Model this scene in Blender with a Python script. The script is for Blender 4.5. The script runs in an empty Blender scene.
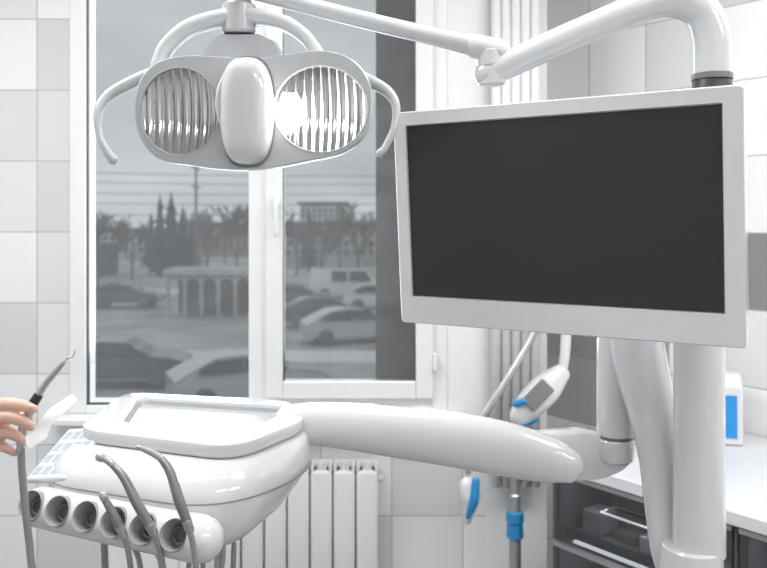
import bpy, bmesh, math, random
from mathutils import Vector, Matrix
random.seed(7)
V = Vector
sc = bpy.context.scene
sc.view_settings.view_transform = 'Standard'
CAMH = 1.55
F = 800.0
# image pixel coordinates converted to world metres at an estimated distance d
def X(px, d): return (px-384)/F*d
def Z(py, d): return CAMH-(py-220)/F*d
def P(px, py, d): return V((X(px, d), d, Z(py, d)))

# ------------------------------------------------------------------ materials
def mat(name, col, rough=0.4, metal=0.0, coat=0.0, emit=None, es=0.0, noise=0.04, nscale=30, bump=0.0, bscale=200, spec=0.5, sss=0):
    m = bpy.data.materials.new(name); m.use_nodes = True
    nt = m.node_tree; N = nt.nodes; L = nt.links
    b = N['Principled BSDF']
    b.inputs['Roughness'].default_value = rough
    b.inputs['Metallic'].default_value = metal
    b.inputs['Coat Weight'].default_value = coat
    b.inputs['Specular IOR Level'].default_value = spec
    if sss:
        b.inputs['Subsurface Weight'].default_value = sss; b.inputs['Subsurface Radius'].default_value = (1, .4, .2); b.inputs['Subsurface Scale'].default_value = .006
    tc = N.new('ShaderNodeTexCoord'); nz = N.new('ShaderNodeTexNoise'); nz.inputs['Scale'].default_value = nscale
    nz.inputs['Detail'].default_value = 4
    L.new(tc.outputs['Object'], nz.inputs['Vector'])
    cr = N.new('ShaderNodeValToRGB')
    c1 = tuple(max(0, c*(1-noise)) for c in col)+(1,); c2 = tuple(min(1, c*(1+noise)) for c in col)+(1,)
    cr.color_ramp.elements[0].color = c1; cr.color_ramp.elements[1].color = c2
    cr.color_ramp.elements[0].position = .3; cr.color_ramp.elements[1].position = .7
    L.new(nz.outputs['Fac'], cr.inputs['Fac']); L.new(cr.outputs['Color'], b.inputs['Base Color'])
    if emit:
        b.inputs['Emission Color'].default_value = tuple(emit)+(1,); b.inputs['Emission Strength'].default_value = es
    if bump:
        n2 = N.new('ShaderNodeTexNoise'); n2.inputs['Scale'].default_value = bscale
        L.new(tc.outputs['Object'], n2.inputs['Vector'])
        bp = N.new('ShaderNodeBump'); bp.inputs['Strength'].default_value = bump; bp.inputs['Distance'].default_value = 0.002
        L.new(n2.outputs['Fac'], bp.inputs['Height']); L.new(bp.outputs['Normal'], b.inputs['Normal'])
    return m

def tile_mat(name, u0=0.0, z0=2.013, s=0.2527, dark=None, seed=3.7, lv=(.80, .72, .63), th=(.45, .78)):
    m = bpy.data.materials.new(name); m.use_nodes = True
    nt = m.node_tree; N = nt.nodes; L = nt.links; b = N['Principled BSDF']
    tc = N.new('ShaderNodeTexCoord'); sx = N.new('ShaderNodeSeparateXYZ'); L.new(tc.outputs['Object'], sx.inputs[0])
    def M(op, a, bb=None, c=None):
        n = N.new('ShaderNodeMath'); n.operation = op
        for i, v in enumerate((a, bb, c)):
            if v is None: continue
            if isinstance(v, (int, float)): n.inputs[i].default_value = v
            else: L.new(v, n.inputs[i])
        return n.outputs[0]
    u = M('DIVIDE', M('SUBTRACT', sx.outputs['X'], u0), s)
    v = M('DIVIDE', M('SUBTRACT', sx.outputs['Z'], z0), s)
    fu = M('FLOOR', u); fv = M('FLOOR', v)
    cb = N.new('ShaderNodeCombineXYZ'); L.new(fu, cb.inputs[0]); L.new(fv, cb.inputs[1]); cb.inputs[2].default_value = seed
    wn = N.new('ShaderNodeTexWhiteNoise'); wn.noise_dimensions = '3D'; L.new(cb.outputs[0], wn.inputs['Vector'])
    cr = N.new('ShaderNodeValToRGB'); cr.color_ramp.interpolation = 'CONSTANT'
    e = cr.color_ramp.elements
    e[0].position = 0; e[0].color = (lv[0],)*3+(1,)
    e[1].position = th[0]; e[1].color = (lv[1],)*3+(1,)
    k = e.new(th[1]); k.color = (lv[2],)*3+(1,)
    L.new(wn.outputs['Value'], cr.inputs['Fac'])
    col = cr.outputs['Color']
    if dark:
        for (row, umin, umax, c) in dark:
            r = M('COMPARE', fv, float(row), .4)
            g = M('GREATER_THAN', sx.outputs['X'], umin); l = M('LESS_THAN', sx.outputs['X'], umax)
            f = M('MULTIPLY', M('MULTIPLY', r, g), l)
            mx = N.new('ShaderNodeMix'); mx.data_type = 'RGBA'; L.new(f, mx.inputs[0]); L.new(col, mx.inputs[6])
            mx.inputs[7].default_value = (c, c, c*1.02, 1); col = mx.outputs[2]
    pu = M('PINGPONG', u, .5); pv = M('PINGPONG', v, .5)
    g = M('LESS_THAN', M('MINIMUM', pu, pv), .008)
    mx = N.new('ShaderNodeMix'); mx.data_type = 'RGBA'; L.new(g, mx.inputs[0]); L.new(col, mx.inputs[6])
    mx.inputs[7].default_value = (.44, .44, .44, 1); L.new(mx.outputs[2], b.inputs['Base Color'])
    bp = N.new('ShaderNodeBump'); bp.inputs['Strength'].default_value = .4; bp.inputs['Distance'].default_value = .002
    L.new(M('SUBTRACT', 1.0, g), bp.inputs['Height']); L.new(bp.outputs['Normal'], b.inputs['Normal'])
    b.inputs['Roughness'].default_value = .15
    return m

white = mat('white_plastic', (.67, .68, .69), .15, coat=.7, noise=.01)
white2 = mat('white_enamel', (.67, .68, .69), .28, noise=.015)
shellm = mat('pale_grey_plastic', (.50, .51, .52), .24, coat=.3, noise=.01)
offw = mat('soft_grey_plastic', (.44, .45, .46), .35, noise=.02)
trayg = mat('tray_grey', (.36, .37, .38), .25, noise=.02)
holdm = mat('holder_grey_plastic', (.34, .345, .355), .35, noise=.02)
cabin = mat('cabinet_inside', (.24, .245, .25), .5, noise=.02)
grey = mat('grey_plastic', (.20, .205, .21), .4, noise=.03)
seamg = mat('seam_grey', (.30, .305, .31), .4, noise=.03)
midgrey = mat('mid_grey_rubber', (.13, .134, .14), .42, noise=.05)
dgrey = mat('dark_grey', (.06, .062, .066), .4)
black = mat('black_rubber', (.02, .02, .022), .45)
screenm = mat('screen_black', (.031, .032, .034), .32, noise=.01, spec=.32)
chrome = mat('brushed_chrome', (.72, .73, .74), .25, metal=1, noise=.03)
steel = mat('grey_steel', (.46, .47, .48), .3, metal=.7, noise=.03)
gun = mat('satin_metal', (.29, .295, .305), .26, metal=.6, noise=.03)
hosem = mat('grey_hose', (.28, .29, .30), .42, noise=.03)
bluem = mat('blue_plastic', (.02, .26, .58), .3, coat=.3)
paleblue = mat('pale_blue_key', (.42, .48, .56), .4)
skin = mat('skin', (.74, .47, .38), .42, noise=.10, nscale=60, bump=.3, bscale=400, sss=.3)
nailm = mat('nail', (.84, .60, .54), .2)
cloth = mat('white_cloth', (.7, .71, .72), .9, bump=.4, bscale=300)
blindm = mat('white_fabric', (.80, .80, .80), .8, bump=.2)
pvc = mat('white_pvc', (.80, .805, .81), .25, noise=.01)
paper = mat('bright_white_plastic', (.90, .90, .90), .4, noise=.01)
plaster = mat('white_plaster', (.82, .82, .82), .7, noise=.02, bump=.1)
floorm = mat('grey_vinyl', (.24, .24, .25), .4, noise=.08, nscale=8)
reflm = mat('ribbed_reflector', (.50, .51, .50), .14, metal=1, noise=.02)
asphalt = mat('asphalt', (.40, .405, .41), .9, noise=.35, nscale=.25)  # street and building colours lightened to stand in for outdoor haze
bark = mat('bark', (.11, .105, .10), .9, noise=.2)
firm = mat('fir_needles', (.036, .044, .040), .9, noise=.3)
bgrey = mat('building_grey', (.46, .46, .46), .9, noise=.2, nscale=.6)
bpale = mat('building_pale', (.62, .62, .62), .9, noise=.10, nscale=.6)
bbrick = mat('building_brick', (.34, .29, .28), .9, noise=.2, nscale=.6)
bdark = mat('building_dark', (.15, .15, .15), .8, noise=.2, nscale=.6)
snow = mat('pale_pavement', (.70, .71, .72), .9, noise=.15, nscale=.3)
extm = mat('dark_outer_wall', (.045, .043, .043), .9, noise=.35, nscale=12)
wirem = mat('wire_grey', (.13, .13, .14), .6)
carglass = mat('car_window', (.05, .055, .06), .25)
blueem = mat('blue_display', (.02, .22, .52), .3, emit=(.02, .28, .7), es=.2)
bulbm = mat('lit_bulb', (1, 1, 1), .3, emit=(1, .99, .96), es=22)
panelm = mat('added_lit_panel', (1, 1, 1), .5, emit=(1, 1, 1), es=2.0)  # glow of the added ceiling panels and cabinet strips

def glass_mat(name, tint, ior=1.5, haze=0.0):
    m = bpy.data.materials.new(name); m.use_nodes = True
    N = m.node_tree.nodes; L = m.node_tree.links; N.remove(N['Principled BSDF'])
    t = N.new('ShaderNodeBsdfTransparent'); t.inputs[0].default_value = tint
    g = N.new('ShaderNodeBsdfGlossy'); g.inputs['Roughness'].default_value = .01
    fr = N.new('ShaderNodeFresnel'); fr.inputs['IOR'].default_value = ior
    geo = N.new('ShaderNodeNewGeometry'); s1 = N.new('ShaderNodeMath'); s1.operation = 'SUBTRACT'; s1.inputs[0].default_value = 1.0; L.new(geo.outputs['Backfacing'], s1.inputs[1])
    s2 = N.new('ShaderNodeMath'); s2.operation = 'MULTIPLY'; L.new(fr.outputs[0], s2.inputs[0]); L.new(s1.outputs[0], s2.inputs[1])
    mx = N.new('ShaderNodeMixShader'); L.new(s2.outputs[0], mx.inputs[0]); L.new(t.outputs[0], mx.inputs[1]); L.new(g.outputs[0], mx.inputs[2])
    out = mx.outputs[0]
    if haze:  # milky layer puts the haze of reflections on the panes into the material
        tr = N.new('ShaderNodeBsdfTranslucent'); tr.inputs[0].default_value = (.9, .9, .92, 1)
        df = N.new('ShaderNodeBsdfDiffuse'); df.inputs[0].default_value = (.9, .9, .92, 1)
        m1 = N.new('ShaderNodeMixShader'); L.new(tr.outputs[0], m1.inputs[1]); L.new(df.outputs[0], m1.inputs[2])
        tc = N.new('ShaderNodeTexCoord'); nz = N.new('ShaderNodeTexNoise'); nz.inputs['Scale'].default_value = 1.6; L.new(tc.outputs['Object'], nz.inputs['Vector'])
        mr = N.new('ShaderNodeMapRange'); mr.inputs[3].default_value = haze*.4; mr.inputs[4].default_value = haze*1.6; L.new(nz.outputs['Fac'], mr.inputs[0])
        m2 = N.new('ShaderNodeMixShader'); L.new(mr.outputs[0], m2.inputs[0]); L.new(out, m2.inputs[1]); L.new(m1.outputs[0], m2.inputs[2]); out = m2.outputs[0]
    L.new(out, N['Material Output'].inputs['Surface']); return m
glass = glass_mat('window_glass', (.95, .965, .97, 1), 1.65, haze=.032)
smoked = glass_mat('smoked_glass', (.50, .51, .53, 1), 2.2)

# ------------------------------------------------------------------ object helpers
WL = {}
def setp(o, parent, wl):
    if parent is not None:
        o.parent = parent; o.location = wl-WL[parent.name]
    else: o.location = wl
    WL[o.name] = wl.copy()
def tag(o, label=None, category=None, group=None, kind=None):
    if label: o['label'] = label
    if category: o['category'] = category
    if group: o['group'] = group
    if kind: o['kind'] = kind
    return o
def E(name, loc, label, cat, group=None):
    o = bpy.data.objects.new(name, None); o.empty_display_size = .05
    sc.collection.objects.link(o); setp(o, None, V(loc)); return tag(o, label, cat, group)
def mk(name, geo, m, parent=None, smooth=35, bevel=0, bseg=3, recalc=True, origin=None):
    vs, fs = geo
    vs = [V(v) for v in vs]
    lo = V([min(v[i] for v in vs) for i in range(3)]); hi = V([max(v[i] for v in vs) for i in range(3)])
    c = (lo+hi)/2 if origin is None else V(origin)
    me = bpy.data.meshes.new(name); me.from_pydata([v-c for v in vs], [], fs); me.update()
    if recalc:
        bm = bmesh.new(); bm.from_mesh(me); bmesh.ops.recalc_face_normals(bm, faces=bm.faces); bm.to_mesh(me); bm.free()
    if smooth:
        me.polygons.foreach_set('use_smooth', [True]*len(me.polygons)); me.set_sharp_from_angle(angle=math.radians(smooth))
    me.materials.append(m)
    o = bpy.data.objects.new(name, me); sc.collection.objects.link(o)
    setp(o, parent, c)
    if bevel:
        b = o.modifiers.new('bevel', 'BEVEL'); b.width = bevel; b.segments = bseg; b.limit_method = 'ANGLE'; b.harden_normals = True
    return o
def join(*gs):
    vs = []; fs = []
    for g in gs:
        n = len(vs); vs += list(g[0]); fs += [tuple(i+n for i in f) for f in g[1]]
    return vs, fs
def gbox(c, s, R=None):
    vs = []
    for x in (-.5, .5):
        for y in (-.5, .5):
            for z in (-.5, .5):
                v = V((x*s[0], y*s[1], z*s[2]))
                if R is not None: v = R @ v
                vs.append(v+V(c))
    return vs, [(0, 1, 3, 2), (4, 6, 7, 5), (0, 4, 5, 1), (2, 3, 7, 6), (0, 2, 6, 4), (1, 5, 7, 3)]
def gb2(x0, x1, y0, y1, z0, z1): return gbox(((x0+x1)/2, (y0+y1)/2, (z0+z1)/2), (x1-x0, y1-y0, z1-z0))
def cr(p0, p1, p2, p3, t):
    return .5*((2*p1)+(p2-p0)*t+(2*p0-5*p1+4*p2-p3)*t*t+(3*p1-p0-3*p2+p3)*t*t*t)
def spline(pts, sub):
    pts = [V(p) for p in pts]; out = []
    e = [pts[0]*2-pts[1]]+pts+[pts[-1]*2-pts[-2]]
    for i in range(1, len(e)-2):
        for k in range(sub): out.append(cr(e[i-1], e[i], e[i+1], e[i+2], k/sub))
    out.append(pts[-1]); return out
def cspline(pts, sub):
    pts = [V(p) for p in pts]; n = len(pts); out = []
    for i in range(n):
        for k in range(sub): out.append(cr(pts[i-1], pts[i], pts[(i+1) % n], pts[(i+2) % n], k/sub))
    return out
def tube(pts, radii, n=16, sub=6, flat=1.0, up=None, cap='round', power=2):
    if not isinstance(radii, (list, tuple)): radii = [radii]*len(pts)
    if sub > 1 and len(pts) > 2:
        c = spline(pts, sub); rr = [r.x for r in spline([V((r, 0, 0)) for r in radii], sub)]
    else: c = [V(p) for p in pts]; rr = list(radii)
    T = []
    for i in range(len(c)):
        a = c[max(0, i-1)]; b = c[min(len(c)-1, i+1)]; T.append((b-a).normalized())
    rings = []
    ref = V(up) if up is not None else (V((0, 0, 1)) if abs(T[0].z) < .9 else V((0, 1, 0)))
    s = T[0].cross(ref).normalized()
    def ring(p, t, s, r):
        nn = s.cross(t).normalized(); o = []
        for k in range(n):
            a = 2*math.pi*k/n; ca = math.cos(a); sa = math.sin(a)
            if power != 2:
                ca = math.copysign(abs(ca)**(2/power), ca); sa = math.copysign(abs(sa)**(2/power), sa)
            o.append(p+s*(r*flat*ca)+nn*(r*sa))
        return o
    for i in range(len(c)):
        s = (s-T[i]*s.dot(T[i])).normalized()
        if i == 0 and cap == 'round':
            for k in (80, 55, 30): a = math.radians(k); rings.append(ring(c[0]-T[0]*rr[0]*math.sin(a), T[0], s, rr[0]*math.cos(a)))
        rings.append(ring(c[i], T[i], s, rr[i]))
        if i == len(c)-1 and cap == 'round':
            for k in (30, 55, 80): a = math.radians(k); rings.append(ring(c[i]+T[i]*rr[i]*math.sin(a), T[i], s, rr[i]*math.cos(a)))
    vs = [v for r in rings for v in r]; fs = []
    for i in range(len(rings)-1):
        for k in range(n):
            a = i*n+k; b = i*n+(k+1) % n; fs.append((a, b, b+n, a+n))
    fs.append(tuple(range(n))); fs.append(tuple(range((len(rings)-1)*n, len(rings)*n)))
    return vs, fs
def lathe(base, axis, prof, n=28):
    ax = V(axis).normalized(); s = ax.cross(V((0, 0, 1)) if abs(ax.z) < .9 else V((0, 1, 0))).normalized(); t = ax.cross(s)
    vs = []; fs = []
    for (h, r) in prof:
        for k in range(n):
            a = 2*math.pi*k/n; vs.append(V(base)+ax*h+s*(max(r, 1e-4)*math.cos(a))+t*(max(r, 1e-4)*math.sin(a)))
    for i in range(len(prof)-1):
        for k in range(n):
            a = i*n+k; b = i*n+(k+1) % n; fs.append((a, b, b+n, a+n))
    fs.append(tuple(range(n))); fs.append(tuple(range((len(prof)-1)*n, len(prof)*n)))
    return vs, fs
def roundpoly(corners, r, k=6):
    n = len(corners); out = []
    for i in range(n):
        p = V(corners[i]); a = (V(corners[i-1])-p); b = (V(corners[(i+1) % n])-p)
        rr = min(r, a.length*.48, b.length*.48)
        A = p+a.normalized()*rr; B = p+b.normalized()*rr
        for j in range(k+1):
            t = j/k; out.append(A*(1-t)**2+p*2*t*(1-t)+B*t*t)
    return out
def loft(layers, capa=True, capb=True):
    n = len(layers[0]); vs = [V(v) for l in layers for v in l]; fs = []
    for i in range(len(layers)-1):
        for k in range(n):
            a = i*n+k; b = i*n+(k+1) % n; fs.append((a, b, b+n, a+n))
    if capa:
        c = sum((V(v) for v in layers[0]), V((0, 0, 0)))/n; vs.append(c); ci = len(vs)-1
        for k in range(n): fs.append((k, (k+1) % n, ci))
    if capb:
        c = sum((V(v) for v in layers[-1]), V((0, 0, 0)))/n; vs.append(c); ci = len(vs)-1; o = (len(layers)-1)*n
        for k in range(n): fs.append((o+k, o+(k+1) % n, ci))
    return vs, fs
def ell(c, r, n=16, m=10, R=None):
    vs = []; fs = []
    for i in range(1, m):
        a = math.pi*i/m
        for k in range(n):
            b = 2*math.pi*k/n; v = V((r[0]*math.sin(a)*math.cos(b), r[1]*math.sin(a)*math.sin(b), r[2]*math.cos(a)))
            if R is not None: v = R @ v
            vs.append(v+V(c))
    for i in range(m-2):
        for k in range(n):
            p = i*n+k; q = i*n+(k+1) % n; fs.append((p, q, q+n, p+n))
    fs.append(tuple(range(n))); fs.append(tuple(range((m-2)*n, (m-1)*n)))
    return vs, fs
def bake(o):
    dg = bpy.context.evaluated_depsgraph_get(); dg.update()
    ev = o.evaluated_get(dg); me = bpy.data.meshes.new_from_object(ev, preserve_all_data_layers=True, depsgraph=dg)
    o.modifiers.clear(); o.data = me; return o
def cut(o, cutters, ang=35):
    tmp = []
    for g in cutters:
        c = mk('cutter', g, white, smooth=0); tmp.append(c)
        b = o.modifiers.new('b', 'BOOLEAN'); b.operation = 'DIFFERENCE'; b.object = c; b.solver = 'EXACT'
    bpy.context.view_layer.update(); bake(o)
    for c in tmp: bpy.data.objects.remove(c)
    me = o.data; me.polygons.foreach_set('use_smooth', [True]*len(me.polygons)); me.set_sharp_from_angle(angle=math.radians(ang))
    while len(me.materials) > 1: me.materials.pop()
    return o
def dup(o, parent=None, move=V((0, 0, 0))):
    n = o.copy(); sc.collection.objects.link(n)
    if parent is not None: n.parent = parent
    n.location = o.location+move
    return n

# ------------------------------------------------------------------ camera, world, lights
cam = bpy.data.cameras.new('camera'); co = bpy.data.objects.new('camera', cam); sc.collection.objects.link(co)
co.location = (0, 0, CAMH); co.rotation_euler = (math.pi/2, 0, 0)
cam.sensor_width = 36; cam.lens = F/767*36; cam.shift_y = -64/767; cam.shift_x = -.5/767; cam.clip_start = .02; cam.clip_end = 500
cam.dof.use_dof = True; cam.dof.focus_distance = 1.42; cam.dof.aperture_fstop = 5.0
sc.camera = co
w = bpy.data.worlds.new('overcast_sky'); sc.world = w; w.use_nodes = True
N = w.node_tree.nodes; L = w.node_tree.links
bg = N['Background']; tc = N.new('ShaderNodeTexCoord'); nz = N.new('ShaderNodeTexNoise'); nz.inputs['Scale'].default_value = 2.5; nz.inputs['Detail'].default_value = 5
mp = N.new('ShaderNodeMapping'); mp.inputs['Scale'].default_value = (1, 1, 4)
L.new(tc.outputs['Generated'], mp.inputs[0]); L.new(mp.outputs[0], nz.inputs['Vector'])
crr = N.new('ShaderNodeValToRGB'); crr.color_ramp.elements[0].color = (.40, .43, .445, 1); crr.color_ramp.elements[1].color = (.60, .62, .625, 1)
crr.color_ramp.elements[0].position = .3; crr.color_ramp.elements[1].position = .7
L.new(nz.outputs['Fac'], crr.inputs[0]); L.new(crr.outputs[0], bg.inputs[0]); bg.inputs[1].default_value = 1.0

def area(name, loc, size, power, rot=(0, 0, 0), col=(1, 1, 1)):
    l = bpy.data.lights.new(name, 'AREA'); l.shape = 'RECTANGLE'; l.size = size[0]; l.size_y = size[1]; l.energy = power; l.color = col
    o = bpy.data.objects.new(name, l); sc.collection.objects.link(o); o.location = loc; o.rotation_euler = rot; return o
LIGHTS = ((-.95, 1.4, 1.2, .6, 31), (1.0, 1.35, 1.2, .6, 25), (2.4, -.7, 1.2, .6, 29), (.95, -.95, .9, .6, 12))  # ceiling lamps added out of view as interior fill
for (cx, cy, sx, sy, e) in LIGHTS:
    area('added_fill_light', (cx, cy, 2.84), (sx, sy), e)
area('window_daylight', (-.45, 3.3, 1.75), (1.2, 1.5), 26, rot=(-math.pi/2, 0, 0), col=(.93, .97, 1))

# ------------------------------------------------------------------ room
WY = 2.85
tile_l = tile_mat('wall_tile', u0=-1.236, dark=[(0, -1.236, -1.1, .62), (-1, -1.236, -1.1, .66), (-2, -1.236, -1.1, .62), (-3, -1.236, -1.1, .68), (-1, -1.5, -1.236, .66), (-4, -1.5, -1.236, .64)])
WX0 = -1.118; WX1 = .225; WZ0 = .862
wallg = join(gb2(-2.2, WX0, WY, 3.1, 0, 2.9), gb2(WX0, WX1, WY, 3.1, 0, WZ0), gb2(WX0, WX1, WY, 3.1, 2.5, 2.9), gb2(WX1, .36, WY, 3.1, 0, .80))
o = mk('wall_back', wallg, tile_l, smooth=0, origin=(0, 0, 0)); tag(o, kind='structure')
o = mk('wall_return', join(gb2(WX1, .58, WY-.002, 3.1, .80, 2.9), gb2(.36, .58, WY-.001, 3.45, 0, 2.9)), plaster, smooth=0); tag(o, kind='structure')
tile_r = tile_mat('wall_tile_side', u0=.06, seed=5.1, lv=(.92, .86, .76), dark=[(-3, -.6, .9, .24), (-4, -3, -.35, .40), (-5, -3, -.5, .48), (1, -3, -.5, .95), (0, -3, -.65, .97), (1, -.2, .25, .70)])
o = mk('wall_right', gb2(-1.0, 5.5, 0, .15, 0, 2.9), tile_r, smooth=0, origin=(0, 0, 0))
o.location = (1.235, 2.58, 0); o.rotation_euler = (0, 0, math.atan2(-.785, .62)); tag(o, kind='structure')
tag(mk('wall_left', gb2(-2.35, -2.2, -1.7, 3.1, 0, 2.9), plaster, smooth=0), kind='structure')
tag(mk('wall_rear', gb2(-2.35, 5.0, -1.85, -1.7, 0, 2.9), plaster, smooth=0), kind='structure')
tag(mk('floor', gb2(-2.35, 5.0, -1.85, 3.45, -.1, 0), floorm, smooth=0), kind='structure')
tag(mk('ceiling', gb2(-2.35, 5.0, -1.85, 3.45, 2.9, 3.0), plaster, smooth=0), kind='structure')
for (cx, cy, sx, sy, e) in LIGHTS:
    r = E('added_ceiling_light', (cx, cy, 2.9), 'unseen ceiling light panel added for interior fill', 'ceiling light', 'added ceiling lights')
    mk('housing', gb2(cx-sx/2-.02, cx+sx/2+.02, cy-sy/2-.02, cy+sy/2+.02, 2.86, 2.9), white2, r, bevel=.005)
    mk('added_diffuser', gb2(cx-sx/2, cx+sx/2, cy-sy/2, cy+sy/2, 2.85, 2.862), panelm, r)

# window
def frame(x0, x1, z0, z1, t, y0, y1, tb=None):
    tb = tb or t
    return join(gb2(x0, x0+t, y0, y1, z0, z1), gb2(x1-t, x1, y0, y1, z0, z1), gb2(x0+t, x1-t, y0, y1, z0, z0+tb), gb2(x0+t, x1-t, y0, y1, z1-tb, z1))
wy = 2.87
xw = lambda px: X(px, wy)
win = E('window_1', (-.47, wy, WZ0), 'white plastic double casement window overlooking a street', 'window'); win['kind'] = 'structure'
mk('window_frame', join(frame(WX0, WX1, WZ0, 2.5, .056, wy-.03, wy+.02, tb=.028), gb2(xw(250), xw(268), wy-.03, wy+.02, WZ0+.028, 2.47)), pvc, win, bevel=.004)
mk('glazing_bead', frame(WX0+.056, xw(251), WZ0+.028, 2.475, .006, wy-.012, wy+.005), dgrey, win, bevel=.001)
SR = WX1-.050
mk('sash', frame(xw(267), SR, .918, 2.475, .062, wy-.05, wy+.0), pvc, win, bevel=.006)
mk('sash_rail', gb2(xw(267), SR, wy-.025, wy+.018, .888, .920), pvc, win)
mk('glazing_bead', frame(xw(267)+.060, SR-.060, .976, 2.412, .006, wy-.03, wy-.008), dgrey, win)
mk('glass', gb2(WX0+.055, xw(251), wy+.002, wy+.008, WZ0+.03, 2.47), glass, win, smooth=0)
mk('glass', gb2(xw(267)+.055, SR-.055, wy-.022, wy-.016, .97, 2.415), glass, win, smooth=0)
hx = xw(279)
mk('handle', join(gbox((hx, wy-.055, 1.60), (.026, .012, .07)), tube([(hx, wy-.06, 1.61), (hx, wy-.09, 1.61), (hx, wy-.095, 1.59), (hx, wy-.09, 1.50)], [.009, .009, .010, .008], sub=3)), pvc, win, bevel=.003)
mk('hinge', gbox((SR+.004, wy-.05, 1.05), (.014, .02, .06)), pvc, win, bevel=.003)
tag(mk('trim_1', gb2(-1.16, .27, 2.76, 2.848, .835, .862), pvc, bevel=.008), kind='structure')
bl = E('vertical_blind', (.47, 2.80, 2.5), 'white vertical blind folded open beside the window', 'blind')
xs0 = X(496, 2.8); n = 5
for i in range(n):
    x = xs0+i*.034
    pts = [V((x+.018*math.sin(a)*1.0, 2.80-.026*math.cos(a), 0)) for a in [j*math.pi/6-math.pi/2 for j in range(7)]]
    vs = []; fs = []
    for z in (.62, 2.48):
        for p in pts: vs.append(V((p.x, p.y, z)))
    for j in range(6): fs.append((j, j+1, j+8, j+7))
    s = mk('slat', (vs, fs), blindm, bl, smooth=60, recalc=False); md = s.modifiers.new('s', 'SOLIDIFY'); md.thickness = .003
mk('head_rail', gb2(xs0-.03, xs0+n*.034, 2.775, 2.835, 2.48, 2.52), pvc, bl, bevel=.004)
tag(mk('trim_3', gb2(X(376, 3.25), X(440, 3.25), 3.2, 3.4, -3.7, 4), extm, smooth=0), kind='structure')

# radiator
rx0 = X(220, 2.79); ry = 2.79
rad = E('radiator', (rx0+.2, ry, .12), 'white sectional radiator with slotted top below the window', 'radiator')
sec = join(tube([(0, -.032, .135), (0, -.032, .655)], [.0145, .0145], n=20, sub=1, flat=2.58, up=(0, 1, 0), power=2.6), gbox((0, .0, .40), (.030, .07, .54)), gbox((0, .035, .40), (.074, .010, .52)),
           gbox((-.031, -.008, .672), (.010, .06, .022)), gbox((.031, -.008, .672), (.010, .06, .022)), gbox((0, -.008, .672), (.008, .06, .022)), gbox((0, .022, .670), (.0735, .02, .034)), gbox((0, 0, .645), (.04, .05, .03)), gbox((0, 0, .15), (.04, .05, .03)))
for i in range(7):
    if i == 0:
        first = mk('section', (([v+V((rx0+.04, ry, .02)) for v in sec[0]]), sec[1]), white2, rad, smooth=50)
        fslot = mk('air_slot', gbox((rx0+.04, ry-.008, .680), (.062, .050, .012)), dgrey, rad)
    else:
        dup(first, rad, V((i*.079, 0, 0))); dup(fslot, rad, V((i*.079, 0, 0)))
mk('pipe', tube([(rx0+.02, ry, .65), (rx0+.56, ry, .65)], .014, sub=1), white2, rad)
mk('pipe', tube([(rx0+.02, ry, .17), (rx0+.58, ry, .17), (rx0+.60, ry, .15), (rx0+.605, ry, .0)], .013), white2, rad)

# ------------------------------------------------------------------ counter
O = V((.765, 2.02, 0)); e1 = V((-.62, .785, 0)).normalized(); e2 = V((.785, .62, 0)).normalized()
RC = Matrix((e1, e2, V((0, 0, 1)))).transposed()
def cb(s0, s1, t0, t1, z0, z1):
    c = O+e1*((s0+s1)/2)+e2*((t0+t1)/2)+V((0, 0, (z0+z1)/2)); return gbox(c, (s1-s0, t1-t0, z1-z0), RC)
tag(mk('worktop', cb(-1.3, .47, 0, .705, .812, .85), white2, bevel=.006), 'long white worktop over dark cabinets along the tiled wall', 'worktop')
for i, (a, b) in enumerate(((-1.27, -.70), (-.69, -.12), (-.11, .455))):
    r = E('cabinet', O+e1*((a+b)/2)+e2*.36, 'cabinet with smoked glass drawer fronts and steel bar handles', 'cabinet', 'cabinets under the worktop')
    mk('body', join(cb(a, a+.018, .04, .69, .08, .812), cb(b-.018, b, .04, .69, .08, .812), cb(a, b, .30, .32, .08, .812), cb(a, b, .04, .69, .08, .10), cb(a, b, .04, .69, .79, .812)), cabin, r, bevel=.002)
    mk('plinth', cb(a, b, .08, .60, 0, .08), midgrey, r)
    if i:
        for (zs, pw_) in ((.784, .4), (.592, .4)):  # strips and lamps added to brighten the cabinet inside
            mk('added_light_strip', cb(a+.05, b-.05, .06, .08, zs, zs+.006), panelm, r)
            c_ = O+e1*((a+b)/2)+e2*.07
            area('added_cabinet_light', (c_.x, c_.y, zs-.002), (b-a-.1, .02), pw_, rot=(0, 0, math.atan2(e1.y, e1.x)))
    for k_, (z0, z1) in enumerate([(.60, .80), (.37, .59), (.09, .36)]):
        d = mk('drawer', cb(a+.004, b-.004, .024, .034, z0, z1), smoked, r)
        mk('drawer_tray', join(cb(a+.03, b-.03, .05, .28, z0+.01, z0+.018), cb(a+.03, b-.03, .05, .055, z0+.01, z0+.04)), grey, r)
        mk('front_trim', cb(a+.004, b-.004, .020, .036, z1-.008, z1+.004), steel, d)
        hz = z1-.06
        p = [O+e1*s+e2*t+V((0, 0, hz)) for s, t in ((a+.20, .022), (a+.20, -.006), (b-.20, -.006), (b-.20, .022))]
        mk('handle', join(tube(p[:2], .004, sub=1), tube([p[1], p[2]], .0045, sub=1), tube(p[2:], .004, sub=1)), chrome, d)
    for j in range(5):
        s0 = a+.05+j*.098
        for (z0, k_) in ((.620, 0), (.390, 1)):
            tag(mk('supply_box', cb(s0, s0+.07, .10+.02*(j % 2), .18, z0, z0+.025+.02*((j*2+k_) % 3)), (offw, holdm, white2, grey, offw)[(j+k_) % 5], bevel=.004), 'small supply box stored in the drawer', 'box', 'boxes in the cabinet drawers')

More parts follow.
